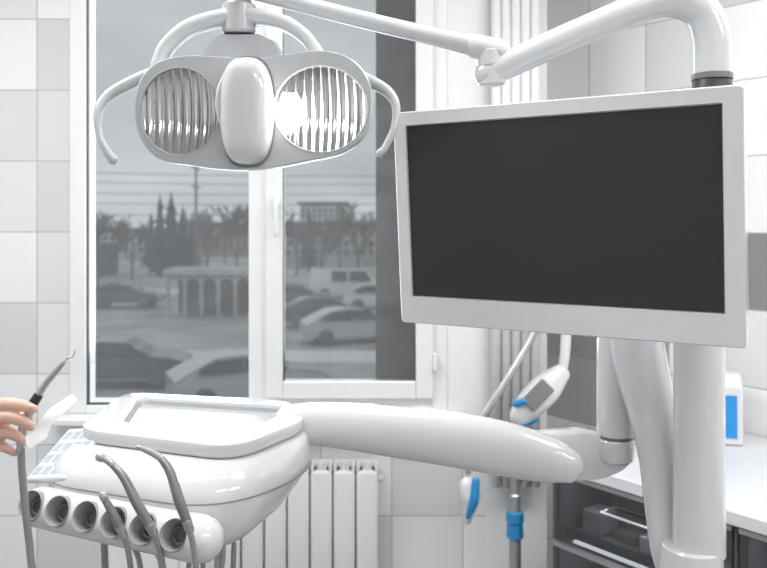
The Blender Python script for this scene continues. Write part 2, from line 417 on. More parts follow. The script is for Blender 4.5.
q = V((1.062, 2.535, 0)); f1 = V((-.95, .31, 0)).normalized(); f2 = V((.31, .95, 0)).normalized()
RD = Matrix((f1, f2, V((0, 0, 1)))).transposed()
def dv(x0, x1, y0, y1, z0, z1):
    return gbox(q+f1*((x0+x1)/2)+f2*((y0+y1)/2)+V((0, 0, (z0+z1)/2)), (x1-x0, y1-y0, z1-z0), RD)
def dl_(x0, x1, y0, y1, z): return [q+f1*a_+f2*b_+V((0, 0, z)) for a_, b_ in ((x0, y0), (x1, y0), (x1, y1), (x0, y1))]
r = E('tabletop_device', (q.x, q.y, .85), 'small white desktop device with a blue front display on the worktop', 'dental device')
mk('case', loft([dl_(-.066, .085, -.05, .05, .852), dl_(-.066, .085, -.042, .05, 1.03), dl_(-.062, .081, -.020, .048, 1.068)]), white2, r, smooth=20, bevel=.006)
mk('display', loft([dl_(-.048, .065, -.0525, -.046, .875), dl_(-.048, .065, -.0460, -.040, 1.005)]), blueem, r, smooth=0)

# ------------------------------------------------------------------ column of the dental unit
cx, cy = X(699, 1.4), 1.4
unit = E('dental_unit_column', (cx, cy+.1, 0), 'glossy white dental unit column with curved side arm and pedestal', 'dental unit')
mk('column', lathe((cx, cy, Z(552, 1.4)), (0, 0, 1), [(0, .0445), (.05, .044), (.15, .043), (.36, .0425), (.52, .042), (.70, .040), (.72, .036)], n=40), white, unit)
mk('collar', lathe((cx-.012, cy, .60), (0, 0, 1), [(0, .068), (.30, .056), (Z(556, 1.4)-.60, .0515), (Z(547, 1.4)-.60, .0505), (Z(545, 1.4)-.60, .047)], n=40), white, unit)
mk('pedestal', loft([[V((p.x, p.y, z)) for p in roundpoly([(cx-.16*s, cy-.14*s, 0), (cx+.16*s, cy-.14*s, 0), (cx+.16*s, cy+.3*s, 0), (cx-.16*s, cy+.3*s, 0)], .08)] for z, s in ((0, 1.1), (.03, 1.1), (.06, 1.0), (.55, .8), (.60, .72))]), white2, unit)
jx, jy = X(615.5, 1.57), 1.57
mk('curved_arm', tube([(jx, jy, Z(372, jy)), (jx, jy, Z(330, jy)), (jx+.003, jy, Z(300, jy)), P(618, 282, 1.565), P(628, 296, 1.55), P(634, 330, 1.53), P(642, 370, 1.515), P(652, 412, 1.50), P(660, 460, 1.485), P(664, 510, 1.47), P(672, 560, 1.45), P(695, 605, 1.42)],
    [.035, .035, .036, .038, .042, .049, .049, .044, .038, .034, .033, .034], n=24, cap='round', up=(0, 1, 0)), white, unit)
mk('swivel_post', lathe((jx, jy, Z(434, jy)), (0, 0, 1), [(0, .0365), (.002, .037), (.18, .036), (.20, .035)], n=36), white, unit)
mk('seam_ring', lathe((jx, jy, Z(437, jy)), (0, 0, 1), [(0, .034), (.008, .034)], n=36), grey, unit)

# ------------------------------------------------------------------ delivery unit with arm
dl = E('delivery_unit', (-.38, 1.6, 1.0), 'white dental delivery unit with tray, instrument holders and support arm', 'dental delivery unit')
C0 = [(-.672, 1.50, 0), (-.280, 1.345, 0), (-.138, 1.54, 0), (-.165, 1.76, 0), (-.60, 1.87, 0)]
ctr = V((-.38, 1.62, 0))
def lay(z, s, r, off=(0, 0), drop=0, pull=0):
    pts = roundpoly([ctr+(V(c)-ctr)*s+V((off[0], off[1], 0)) for c in C0], r, 8)
    o = []
    for p in pts:
        t = min(1, max(0, (p.x+.42)/.15)); t = t*t*(3-2*t)
        v = min(1, max(0, (p.y-1.36)/.2))*min(1, max(0, (p.x+.40)/.2))
        o.append(V((p.x-pull*v, p.y, z-drop*t*(1-.5*v))))
    return o
body = loft([lay(1.028, .62, .06, (-.01, .0), .03, .05), lay(1.012, .74, .08, (-.01, .0), .038, .065), lay(1.005, .84, .10, (-.005, 0), .038, .060), lay(1.009, .915, .11, (0, .0), .036, .048), lay(1.022, .965, .12, (0, .0), .026, .030), lay(1.042, .992, .12, (0, 0), .010, .014), lay(1.060, 1.0, .12, (.0, .0), 0, .004), lay(1.076, .99, .12, (.003, .003), 0, 0), lay(1.090, .965, .11, (.006, .006)), lay(1.102, .93, .10, (.011, .014)), lay(1.112, .885, .08, (.016, .025)), lay(1.116, .84, .08, (.016, .025)), lay(1.117, .70, .06, (.014, .03))])
body_o = mk('body', body, white, dl, smooth=70)
mk('body_seam', loft([lay(1.0585, 1.0015, .12), lay(1.0600, 1.0020, .12), lay(1.0615, 1.0015, .12)]), seamg, dl)
T0 = [(-.600, 1.560, 0), (-.268, 1.430, 0), (-.155, 1.640, 0), (-.215, 1.80, 0), (-.612, 1.885, 0)]
tc0 = sum((V(c) for c in T0), V((0, 0, 0)))/5
def tlay(z, s, r, off=(0, 0)):
    pts = roundpoly([tc0+(V(c)-tc0)*s+V((off[0], off[1], 0)) for c in T0], r, 8); return [V((p.x, p.y, z)) for p in pts]
I0 = [(-.525, 1.605, 0), (-.270, 1.50, 0), (-.200, 1.735, 0), (-.560, 1.83, 0)]
ic = sum((V(c) for c in I0), V((0, 0, 0)))/4
def il(z, s, r=.025): return [V((p.x, p.y, z)) for p in roundpoly([ic+(V(c)-ic)*s for c in I0], r, 6)]
sur = mk('tray_surround', loft([tlay(1.09, .98, .07), tlay(1.117, .985, .07), tlay(1.121, 1.005, .07), tlay(1.126, 1.015, .07), tlay(1.138, 1.015, .07), tlay(1.1425, 1.008, .065), tlay(1.145, .985, .06), tlay(1.145, .7, .04)]), white, dl, smooth=30)
cut(sur, [loft([il(1.126, .99), il(1.128, 1.0), il(1.19, 1.05)])])
mk('tray_seam', loft([tlay(1.116, .997, .07), tlay(1.1195, .997, .07)]), seamg, dl)
mk('instrument_tray', loft([il(1.1265, .93), il(1.1285, .98), il(1.138, .995), il(1.139, .98), il(1.131, .955), il(1.1295, .90)]), trayg, dl, smooth=40)
# keypad
u = (V((-.285, 1.345, 0))-V((-.672, 1.50, 0))).normalized(); vb = V((-u.y, u.x, 0))
kn = (vb*-.52+V((-.26, 0, 1))).normalized(); uk = (u-kn*u.dot(kn)).normalized(); kv = kn.cross(uk)
RK = Matrix((uk, kv, kn)).transposed()
kc = V((-.612, 1.552, 1.095))
pad = mk('keypad', gbox(kc, (.112, .135, .014), RK), white2, dl, bevel=.006)
for i in range(4):
    for j in range(4):
        mk('key', gbox(kc+uk*((i-1.5)*.025)+kv*((j-1.5)*.030)+kn*.0066, (.019, .020, .002), RK), (paleblue if (i*3+j) % 4 else offw), pad, bevel=.0008)
# holders: grey cups sunk into the white front edge
A = V((-.630, 1.476, 1.018)); B = V((-.340, 1.361, 1.010))
fn = V((u.y, -u.x, 0))
if fn.y > 0: fn = -fn
ax = (fn*.8+V((0, 0, .34))).normalized()
LA = A-fn*.006; LB = B-fn*.006
lip = mk('front_lip', tube([LA+u*-.010, LA.lerp(LB, .5), LB+u*.030], [.037, .039, .040], n=32, sub=8, flat=1.0, up=(0, 0, 1)), white, dl, smooth=60)
cuts = []
for i in range(6):
    c = LA.lerp(LB, i/5); cuts.append(lathe(c-ax*.022, ax, [(0, .0268), (.09, .0275)], n=32))
cut(lip, cuts, 50); cut(body_o, cuts, 60)
for i in range(6):
    c = LA.lerp(LB, i/5)
    h = mk('holder', lathe(c-ax*.0215, ax, [(0, .0266), (.050, .0270), (.0590, .0270), (.0615, .0258), (.0600, .0244), (.052, .0232), (.036, .0215), (.032, .0200), (.031, .002)], n=36), holdm, dl, smooth=50)
    mk('insert', lathe(c+ax*.008, ax, [(0, .0165), (.008, .0165), (.012, .0140), (.011, .0110), (.006, .010), (.006, .001)], n=24), midgrey, h)
# support arm
AP = [P(292, 425, 1.685), P(320, 424, 1.675), P(375, 429, 1.65), P(440, 437, 1.61), P(505, 449, 1.57), P(550, 460, 1.535), P(566, 465, 1.525)]
AR = [.042, .044, .050, .054, .052, .043, .034]
mk('support_arm', tube(AP, AR, n=32, flat=.8, power=2.4), white, dl, smooth=60)
out = [(535, 434), (590, 430), (633, 446), (634, 458), (624, 469), (604, 478), (570, 481), (540, 470)]
def wl(dy, s):
    pts = roundpoly([P(a, b, 1.57) for a, b in out], .018, 5); c = sum(pts, V((0, 0, 0)))/len(pts)
    return [c+(p-c)*s+V((0, dy, 0)) for p in pts]
mk('arm_joint', loft([wl(-.012, .85), wl(-.010, .95), wl(-.002, 1.0), wl(.03, 1.0), wl(.04, .9)]), white, dl, smooth=50)
mk('pivot_cover', lathe((jx, jy, Z(462, jy)), (0, 0, 1), [(0, .026), (.006, .034), (.016, .0370), (.045, .0372), (.048, .035)], n=36), white, dl)
# docked instruments with their hoses
def inst(pts, radii, tip, ttip, hose, label, m=gun):
    r = E('dental_handpiece', V(pts[-1]), label, 'dental handpiece', 'docked dental handpieces')
    h = mk('handle', tube(pts, radii, n=18, sub=5), m, r)
    mk('head', tube(tip, ttip, n=14, sub=4), steel, r)
    p = V(pts[-1]); t = (V(pts[-1])-V(pts[-2])).normalized(); mk('coupling', lathe(p-t*.004, t, [(0, radii[-1]*.9), (0, radii[-1]*1.08), (.016, radii[-1]*.95), (.022, .006)], n=18), steel, h)
    mk('hose', tube(hose, .0050, n=10, sub=6), hosem, r)
D = 1.325
inst([P(112, 464, D), P(124, 478, D), P(137, 503, D), P(150, 526, D+.005)], [.0055, .0070, .0086, .0078], [P(112, 464, D), P(106, 459, D), P(100, 457, D)], [.0060, .0064, .0078],
     [P(150, 526, D), P(158, 545, D+.01), P(164, 575, D+.02), P(168, 640, D+.05), P(190, 700, D+.12), P(210, 690, D+.22), P(214, 600, D+.25), P(220, 540, D+.2)], 'grey metal dental handpiece docked in the delivery unit holder')
D = 1.275
inst([P(160, 457, D), P(170, 472, D), P(179, 500, D), P(187, 522, D+.005)], [.0055, .0072, .0086, .0078], [P(161, 458, D), P(150, 452, D), P(138, 447, D)], [.0060, .0048, .0032],
     [P(187, 522, D), P(193, 545, D+.01), P(197, 580, D+.02), P(199, 640, D+.05), P(215, 700, D+.12), P(228, 690, D+.19), P(232, 600, D+.22), P(234, 545, D+.19)], 'grey metal angled dental handpiece docked in the delivery unit holder')
inst([P(104, 498, 1.310), P(112, 512, 1.315), P(120, 528, 1.32)], [.0055, .007, .007], [P(104, 498, 1.310), P(103, 495, 1.310)], [.0065, .0065],
     [P(120, 528, 1.32), P(128, 550, 1.335), P(133, 590, 1.38), P(140, 650, 1.43), P(165, 690, 1.47), P(185, 640, 1.5), P(190, 530, 1.50)], 'short grey instrument coupling docked in the delivery unit holder')
mk('hose', tube([P(133, 545, 1.39), P(139, 560, 1.39), P(143, 590, 1.40), P(150, 640, 1.44), P(180, 660, 1.48), P(200, 600, 1.5), P(204, 530, 1.5)], .0048, n=10), hosem, dl)
mk('hose', tube([P(150, 545, 1.39), P(160, 560, 1.39), P(164, 590, 1.40), P(175, 660, 1.44), P(195, 670, 1.48), P(215, 600, 1.5), P(216, 520, 1.5)], .0048, n=10), offw, dl)
mk('hose', tube([P(222, 530, 1.44), P(223, 555, 1.43), P(219, 590, 1.43), P(214, 680, 1.46)], .0048, n=10), hosem, dl)

# ------------------------------------------------------------------ monitor
mc = V((.281, 1.35, 1.553)); ux = V((.510, -.315, 0)).normalized(); nn = V((ux.y, -ux.x, 0))
if nn.y > 0: nn = -nn
uz = (V((0, 0, 1))+nn*.08).normalized(); nn = ux.cross(uz)
if nn.y > 0: nn = -nn
def ML(a, b, c): return mc+ux*a+uz*b+nn*c
def mrect(x0, x1, y0, y1, c, r): return [ML(p.x, p.y, c) for p in roundpoly([(x0, y0, 0), (x1, y0, 0), (x1, y1, 0), (x0, y1, 0)], r, 6)]
w2, h2 = .3015, .198
mon = E('monitor', ML(0, 0, -.05), 'widescreen monitor with white bezel and blank dark screen', 'monitor')
mk('housing', loft([mrect(-.2, .2, -.12, .12, -.052, .03), mrect(-.24, .24, -.15, .15, -.050, .03), mrect(-w2+.01, w2-.01, -h2+.01, h2-.01, -.034, .02), mrect(-w2, w2, -h2, h2, -.028, .008), mrect(-w2, w2, -h2, h2, -.002, .008), mrect(-w2+.002, w2-.002, -h2+.002, h2-.002, 0, .008),
    mrect(-.2765, .2725, -h2+.050, h2-.025, 0, .004), mrect(-.2755, .2715, -h2+.051, h2-.026, -.006, .004)]), white, mon, smooth=25)
mk('screen', (([ML(a, b, c) for c in (-.0055, -.004) for a, b in ((-.2745, -h2+.052), (.2705, -h2+.052), (.2705, h2-.027), (-.2745, h2-.027))]), [(0, 1, 2, 3), (4, 5, 6, 7), (0, 1, 5, 4), (1, 2, 6, 5), (2, 3, 7, 6), (3, 0, 4, 7)]), screenm, mon, smooth=0)
mk('mount', join(tube([ML(.24, 0, -.045), (cx+.01, cy-.02, mc.z)], .022, sub=1), lathe((cx, cy, mc.z-.04), (0, 0, 1), [(0, .045), (.08, .045)])), offw, mon)

# ------------------------------------------------------------------ operating light
LD = 1.4
tx = X(712, LD)
ol = E('operating_light', (tx, LD, Z(84, LD)), 'white dental operating light with two ribbed reflectors on jointed arm', 'dental lamp')
mk('collar', lathe((tx, LD, Z(130, LD)), (0, 0, 1), [(0, .033), (.085, .033), (.088, .031)], n=32), dgrey, ol)
mk('lower_arm', tube([(tx, LD, Z(78, LD)), (tx, LD, Z(60, LD)), (tx-.001, LD, Z(38, LD)), P(703, 14, LD), P(684, 3, LD), P(655, 3, LD+.005), P(600, 24, LD+.015), P(540, 50, LD+.03), P(490, 73, LD+.045)],
    [.0325, .0325, .0325, .0315, .030, .028, .026, .025, .024], n=28, cap='flat'), white, ol)
mk('lower_arm_cap', ell(P(488, 74, LD+.045), (.026, .024, .024)), white, ol)
mk('trim_ring', lathe((tx, LD, Z(80, LD)), (0, 0, 1), [(0, .0345), (.010, .0345)], n=32), grey, ol)
ed = LD+.045
mk('elbow', lathe((X(492, ed), ed, Z(86, ed)), V((-.05, 0, 1)), [(0, .018), (.003, .024), (.028, .025), (.030, .022), (.034, .022), (.036, .025), (.062, .025), (.068, .018)], n=28), white, ol)
mk('upper_arm', tube([P(492, 50, ed), P(440, 38, ed), P(360, 19, ed-.01), P(270, -4, ed-.015), P(238, -14, LD)], [.020, .0165, .0155, .0155, .018], n=22), white, ol)
mk('arm_sleeve', tube([P(498, 52, ed), P(474, 46, ed)], [.0240, .0215], n=22, sub=1), white2, ol)
mk('knuckle', lathe(P(239, 34, LD+.03), (0, 0, 1), [(0, .026), (.004, .030), (.05, .030), (.056, .022), (.12, .019)], n=28), shellm, ol)
mk('bracket', loft([[P(a, b, LD+y_) for a, b in ((196, 62), (206, 44), (222, 34), (258, 34), (276, 42), (288, 62))] for y_ in (.012, .045)]), shellm, ol, smooth=20, bevel=.005)
mk('yoke', tube([P(158, 68, LD+.03), P(168, 46, LD+.03), P(194, 26, LD+.03), P(237, 17, LD+.03), P(277, 21, LD+.03), P(304, 36, LD+.03), P(322, 60, LD+.03)], [.012, .0125, .0135, .0145, .0135, .0125, .012], n=16, flat=1.8, up=(0, 0, 1), power=3), white2, ol, smooth=60)
outl = [(133, 108), (139, 80), (156, 62), (185, 55), (215, 56), (250, 58), (285, 54), (320, 50), (350, 57), (369, 78), (373, 106), (366, 134), (342, 153), (308, 161), (278, 167), (248, 170), (218, 169), (188, 165), (158, 159), (139, 138)]
fy = LD-.035
base = [P(a, b, fy) for a, b in outl]; base = cspline(base, 4)
hcen = sum(base, V((0, 0, 0)))/len(base)
def hl(dy, s): return [hcen+(p-hcen)*s+V((0, dy, 0)) for p in base]
shell = mk('lamp_head', loft([hl(0, .90), hl(.0003, .982), hl(.0025, .994), hl(.010, 1.0), hl(.035, .995), hl(.06, .94), hl(.08, .8), hl(.088, .5)]), shellm, ol, smooth=50)
def disc(cxp, cyp, rxp, ryp, sc_, y):
    c = P(cxp, cyp, fy); return [V((c.x+rxp*fy/F*sc_*math.cos(a), y, c.z+ryp*fy/F*sc_*math.sin(a))) for a in [2*math.pi*k/48 for k in range(48)]]
LR = [(179.5, 111.5, 40, 44), (320.5, 109, 47, 43.5)]
cut(shell, [loft([disc(*l, 1.0, fy-.02), disc(*l, 1.0, fy+.035)]) for l in LR])
mk('shell_seam', loft([hl(.018, 1.0015), hl(.020, 1.0015)], False, False), grey, shell)
for l in LR:
    mk('rim', loft([disc(*l, 1.0, fy+.004), disc(*l, 1.012, fy-.001), disc(*l, 1.0, fy-.002), disc(*l, .985, fy-.001), disc(*l, .98, fy+.006)], False, False), offw, shell, smooth=60)
    c = P(l[0], l[1], fy); rx = l[2]*fy/F; rz = l[3]*fy/F
    vs = []; fs = []
    G = 132
    idx = {}
    for i in range(G+1):
        for j in range(41):
            a = i/G*2-1
            hh = math.sqrt(max(0, 1-a*a)); b = (j/40*2-1)*hh
            x = a*.99; z = b*.99
            r2 = x*x+z*z
            w_ = abs(math.sin((a+.10*(z*z)*(1 if a > 0 else -1)*abs(a))*rx/.0150*math.pi+.6))
            y = fy+.010+.018*(1-r2)-.0042*w_*(1-.4*r2)
            idx[i, j] = len(vs); vs.append(V((c.x+x*rx, y, c.z+z*rz)))
    for i in range(G):
        for j in range(40): fs.append((idx[i, j], idx[i+1, j], idx[i+1, j+1], idx[i, j+1]))
    mk('reflector', (vs, fs), reflm, shell, smooth=60, recalc=False)
bc = P(289, 112, fy)
mk('bulb', ell((bc.x+.002, fy+.006, bc.z), (.023, .009, .034)), bulbm, shell)
lp = bpy.data.lights.new('bulb_light', 'POINT'); lp.energy = .15; lp.shadow_soft_size = .02
lo_ = bpy.data.objects.new('bulb_light', lp); sc.collection.objects.link(lo_); lo_.location = (bc.x+.01, fy-.02, bc.z)
cc = P(248, 112, fy)
def ccl(dy, s):
    hw = 26*fy/F; hh = 53*fy/F; o = []
    sz = s*.55+.45 if s < 1 else s
    for k in range(48):
        a = 2*math.pi*k/48; ca = math.cos(a); sa = math.sin(a)
        x = math.copysign(abs(ca)**(2/3.0), ca)*hw*s; z = math.copysign(abs(sa)**(2/2.7), sa)*hh*sz
        o.append(V((cc.x+x, fy+dy, cc.z+z)))
    return o
mk('centre_cover', loft([ccl(.03, 1.0), ccl(-.008, 1.0), ccl(-.022, .975), ccl(-.034, .90), ccl(-.042, .76), ccl(-.046, .5), ccl(-.047, .25)]), white, shell, smooth=70)
mk('cover_seam', loft([ccl(.0, 1.05), ccl(-.002, 1.05), ccl(-.002, 1.0)]), grey, shell, smooth=60)
mk('cover_grip', tube([P(225, 74, fy-.022), P(219, 92, fy-.026), P(219, 112, fy-.026), P(225, 132, fy-.022)], [.003, .005, .005, .003], n=12), white2, shell)
mk('handle', tube([P(150, 74, LD), P(128, 84, LD-.005), P(108, 96, LD-.015), P(98, 112, LD-.03), P(99, 134, LD-.04), P(106, 150, LD-.045), P(113, 160, LD-.045)], [.011, .011, .0095, .0075, .006, .0065, .0085], n=16), shellm, ol)
mk('handle', tube([P(355, 74, LD), P(372, 82, LD-.005), P(388, 92, LD-.01), P(396, 106, LD-.02), P(394, 128, LD-.03), P(385, 148, LD-.035), P(380, 153, LD-.035)], [.011, .011, .0095, .0075, .006, .0065, .0075], n=16), shellm, ol)

# ------------------------------------------------------------------ whitening lamp stand
wd = 2.62; wx = X(515, wd)
wl_ = E('whitening_lamp', (wx, wd, 0), 'white and blue dental curing lamp on a slim chrome floor stand', 'dental curing lamp')
mk('pole', lathe((wx, wd, .03), (0, 0, 1), [(0, .02), (.4, .02), (.62, .019), (.625, .015), (Z(408, wd)-.03, .015)]), steel, wl_)
mk('base', lathe((wx, wd, 0), (0, 0, 1), [(0, .16), (.012, .16), (.03, .12), (.035, .03), (.06, .028)]), white2, wl_)
mk('clamp', lathe((wx, wd, Z(538, wd)), (0, 0, 1), [(0, .024), (.006, .029), (.05, .026), (.055, .030), (.085, .030), (.09, .02)], n=10), bluem, wl_)
tb = [P(520, 416, wd-.04), P(530, 404, wd-.04), P(546, 388, wd-.04), P(560, 374, wd-.04)]
mk('lamp_body', tube(tb, [.034, .044, .046, .030], n=20, flat=1.0, power=3.5), white, wl_)
dvn = (tb[3]-tb[0]).normalized()
RB = Matrix((dvn, V((0, 1, 0)), dvn.cross(V((0, 1, 0))))).transposed()
mk('display', gbox(P(538, 395, wd-.090), (.095, .012, .055), RB), grey, wl_, bevel=.004)
mk('blue_band', tube([P(516, 404, wd-.07), P(524, 401, wd-.088)], .011, sub=1), bluem, wl_)
mk('blue_band', tube([P(522, 424, wd-.06), P(536, 419, wd-.06)], .010, sub=1), bluem, wl_)
mk('upper_tube', tube([P(560, 378, wd-.04), P(564, 362, wd-.04), P(566, 335, wd-.03), P(566, 280, wd), P(566, 240, wd)], [.014, .016, .017, .017, .017], n=14), white2, wl_)
mk('crossbar', tube([P(515, 424, wd), P(532, 418, wd-.02)], .014, sub=1), chrome, wl_)
mk('diagonal_arm', tube([P(546, 300, wd+.02), P(533, 335, wd), P(508, 378, wd-.03), P(482, 420, wd-.05), P(470, 450, wd-.05), P(468, 472, wd-.05)], [.012, .012, .012, .012, .010, .010], n=14), steel, wl_)
r = E('curing_handpiece', P(469, 478, wd-.05), 'white handpiece with blue tip hanging on the lamp stand', 'dental handpiece')
mk('body', tube([P(468, 486, wd-.05), P(470, 496, wd-.05), P(469, 508, wd-.05), P(467, 520, wd-.05)], [.030, .034, .024, .014], n=18), white, r)
mk('tip', tube([P(476, 480, wd-.085), P(474, 500, wd-.085), P(468, 517, wd-.07)], [.010, .012, .007], n=14, flat=1.2), bluem, r)

# ------------------------------------------------------------------ handpiece in hand
HD = 1.345
hh_ = E('dental_handpiece', P(35, 403, HD), 'silver dental scaler with black collar and grey hose, hand held', 'dental handpiece')
mk('collar', tube([P(31, 407, HD), P(38, 396, HD)], [.0085, .008], n=16, sub=1), black, hh_)
mk('handle', tube([P(20, 452, HD-.004), P(23, 430, HD-.002), P(31, 407, HD)], [.0065, .008, .0082], n=16), steel, hh_)
mk('tip', tube([P(37, 397, HD), P(47, 382, HD), P(58, 369, HD), P(64, 362, HD)], [.0068, .0062, .0058, .0040], n=14), steel, hh_)
mk('scaler_point', tube([P(64, 362, HD), P(68, 358, HD), P(73, 356, HD), P(75, 350, HD)], [.0030, .0022, .0016, .0010], n=10), chrome, hh_)
mk('hose', tube([P(21, 448, HD-.004), P(22, 470, HD), P(25, 505, HD+.01), P(29, 540, HD+.02), P(35, 580, HD+.03), P(60, 650, HD+.06), P(95, 660, HD+.1), P(105, 600, HD+.14), P(104, 540, HD+.14)], .0062, n=12), hosem, hh_)
pw = [(47, 410), (66, 397), (73, 403), (52, 424), (50, 436), (36, 446), (28, 437)]
def pl(dy, s):
    pts = roundpoly([P(a, b, HD+.005) for a, b in pw], .0012, 2); c = sum(pts, V((0, 0, 0)))/len(pts); return [c+(p-c)*s+V((0, dy+(p.z-c.z)*.6, 0)) for p in pts]
t_ = mk('mouthpiece', loft([pl(-.002, .97), pl(-.0015, 1), pl(.0015, 1), pl(.002, .97)]), paper, smooth=15)
tag(t_, 'small flat white plastic mouthpiece held by bare fingers', 'dental tool')

hg = []
def fing(pts, radii): hg.append(tube(pts, radii, n=16, sub=5))
fing([P(-46, 424, 1.352), P(-22, 410, 1.332), P(-6, 405, 1.320), P(10, 404, 1.315), P(24, 406, 1.318), P(34, 409, 1.326)], [.013, .0118, .0106, .0110, .0094, .0072])
fing([P(-48, 434, 1.352), P(-22, 424, 1.330), P(-6, 418, 1.316), P(9, 417, 1.310), P(22, 421, 1.315), P(31, 427, 1.325)], [.013, .0118, .0106, .0110, .0092, .0070])
fing([P(-48, 444, 1.357), P(-22, 438, 1.334), P(-8, 433, 1.324), P(5, 432, 1.320), P(16, 436, 1.324), P(23, 442, 1.333)], [.0125, .0112, .0102, .0102, .0088, .0068])
fing([P(-46, 452, 1.362), P(-22, 451, 1.342), P(-11, 447, 1.334), P(-1, 446, 1.332), P(8, 449, 1.335), P(14, 453, 1.342)], [.011, .0100, .0090, .0090, .0078, .0060])
fing([P(-65, 440, 1.385), P(-40, 424, 1.39), P(-14, 416, 1.388), P(4, 415, 1.380), P(20, 418, 1.368), P(28, 420, 1.362)], [.014, .014, .0115, .0118, .0100, .0085])
hg.append(tube([P(-78, 449, 1.362), P(-60, 441, 1.362), P(-42, 436, 1.357), P(-22, 431, 1.345), P(-4, 428, 1.336)], [.026, .033, .038, .034, .026], n=20, flat=.5, up=(0, 0, 1)))
hg.append(tube([P(-230, 520, 1.34), P(-150, 485, 1.35), P(-100, 460, 1.36), P(-70, 447, 1.36)], [.042, .036, .028, .026], n=18))
per = mk('person', join(*hg), skin, smooth=0)
tag(per, 'person with bare hand holding a dental handpiece, white sleeve', 'person')
md = per.modifiers.new('r', 'REMESH'); md.mode = 'VOXEL'; md.voxel_size = .0013; md.use_smooth_shade = True
md = per.modifiers.new('s', 'SMOOTH'); md.factor = .5; md.iterations = 8
bake(per); per.data.polygons.foreach_set('use_smooth', [True]*len(per.data.polygons))
if not per.data.materials: per.data.materials.append(skin)
mk('sleeve', tube([P(-330, 570, 1.32), P(-230, 522, 1.34), P(-150, 487, 1.35), P(-125, 474, 1.352)], [.062, .056, .048, .046], n=20, cap='flat'), cloth, per)
for p, ang in ((P(30.5, 406.5, 1.3160), -.25), (P(28.5, 423, 1.3150), -.5), (P(20, 438, 1.3240), -.6)):
    Rn = Matrix.Rotation(-ang, 3, 'Y')
    mk('fingernail', ell(p, (.0062, .0032, .0046), R=Rn), nailm, per)

# ------------------------------------------------------------------ outside
GZ = -3.7
tag(mk('street_ground', gb2(-90, 60, 5, 160, GZ-.2, GZ), asphalt, smooth=0), 'grey asphalt street seen through the window', 'street')
tag(mk('pavement', gb2(-60, 30, 29, 31.5, GZ, GZ+.12), snow, smooth=0), 'pale pavement strip between the roads', 'pavement')
tag(mk('pavement', gb2(-60, 30, 57, 59, GZ, GZ+.12), snow, smooth=0), 'pale pavement strip in front of the buildings', 'pavement')
def building(px0, px1, d, ytop, m, label, nx, nz, dep=8, roof=True):
    x0 = X(px0, d); x1 = X(px1, d); zt = Z(ytop, d)
    r = E('building', ((x0+x1)/2, d+dep/2, GZ), label, 'building')
    mk('walls', gb2(x0, x1, d, d+dep, GZ+.01, zt), m, r, smooth=0)
    if roof: mk('roof', gb2(x0-.4, x1+.4, d-.4, d+dep+.4, zt, zt+.5), bdark, r, smooth=0)
    g = []
    for i in range(nx):
        for j in range(nz):
            xx = x0+(i+.5)*(x1-x0)/nx; zz = GZ+1+(j+.5)*(zt-GZ-1.4)/nz
            g.append(gbox((xx, d-.02, zz), ((x1-x0)/nx*.5, .15, (zt-GZ-1.4)/nz*.55)))
    w = mk('windows', join(*g), bdark, r, smooth=0); w['kind'] = 'stuff'
building(60, 158, 104, 232, bgrey, 'long grey building with rows of dark windows', 14, 3)
building(174, 262, 114, 226, bbrick, 'brick building with rows of windows behind fir trees', 13, 4)
building(285, 400, 92, 226, bgrey, 'grey building with rows of windows across the street', 14, 3)
building(300, 345, 125, 205, bpale, 'tall pale apartment block in the distance', 8, 7)
building(30, 88, 70, 250, bdark, 'low dark shop building', 6, 1)
d = 43; x0 = X(168, d); x1 = X(252, d)
r = E('pavilion', ((x0+x1)/2, d, GZ), 'pale pavilion with a row of arches beside the street', 'pavilion')
g = [gb2(x0-.2, x1+.2, d-.3, d+2.5, GZ+2.3, GZ+2.6)]
for i in range(6):
    xx = x0+i*(x1-x0)/5; g.append(gb2(xx-.08, xx+.08, d-.1, d+.15, GZ, GZ+2.3))
    if i < 5:
        xm = xx+(x1-x0)/10; g.append(tube([(xm+(x1-x0)/10*math.cos(a), d, GZ+1.7+.5*math.sin(a)) for a in [math.pi*k/6 for k in range(7)]], .08, n=8, sub=1))
mk('arcade', join(*g), bgrey, r, smooth=30); mk('back_wall', gb2(x0, x1, d+2.2, d+2.4, GZ, GZ+2.3), bdark, r, smooth=0)
def fir(px, d, ytop, k=0):
    x = X(px, d); h = Z(ytop, d)-GZ
    r = E('fir_tree', (x, d, GZ), 'tall dark fir tree near the street', 'tree', 'fir trees near the street')
    mk('trunk', lathe((x, d, GZ), (0, 0, 1), [(0, .2), (h*.9, .05)], n=8), bark, r)
    g = []; n = 15
    for i in range(n):
        z = GZ+h*(.08+.86*i/n); rr = (h*.20*(1-i/n)+.12)*random.uniform(.75, 1.2); vs = []; m_ = 20
        for kk in range(m_):
            a = 2*math.pi*kk/m_+i; q_ = rr*(random.uniform(.75, 1.2) if kk % 2 else .5); vs.append(V((x+q_*math.cos(a), d+q_*math.sin(a), z-(.30 if kk % 2 else 0)*rr)))
        vs.append(V((x, d, z+h*.12))); fs = [(kk, (kk+1) % m_, m_) for kk in range(m_)]+[tuple(range(m_))]
        g.append((vs, fs))
    mk('foliage', join(*g), firm, r, smooth=0, recalc=False)
for px, d, yt in ((160, 75, 194), (171, 80, 190), (183, 75.5, 205), (151, 86, 212), (309, 84, 208), (192, 86, 212)): fir(px, d, yt)
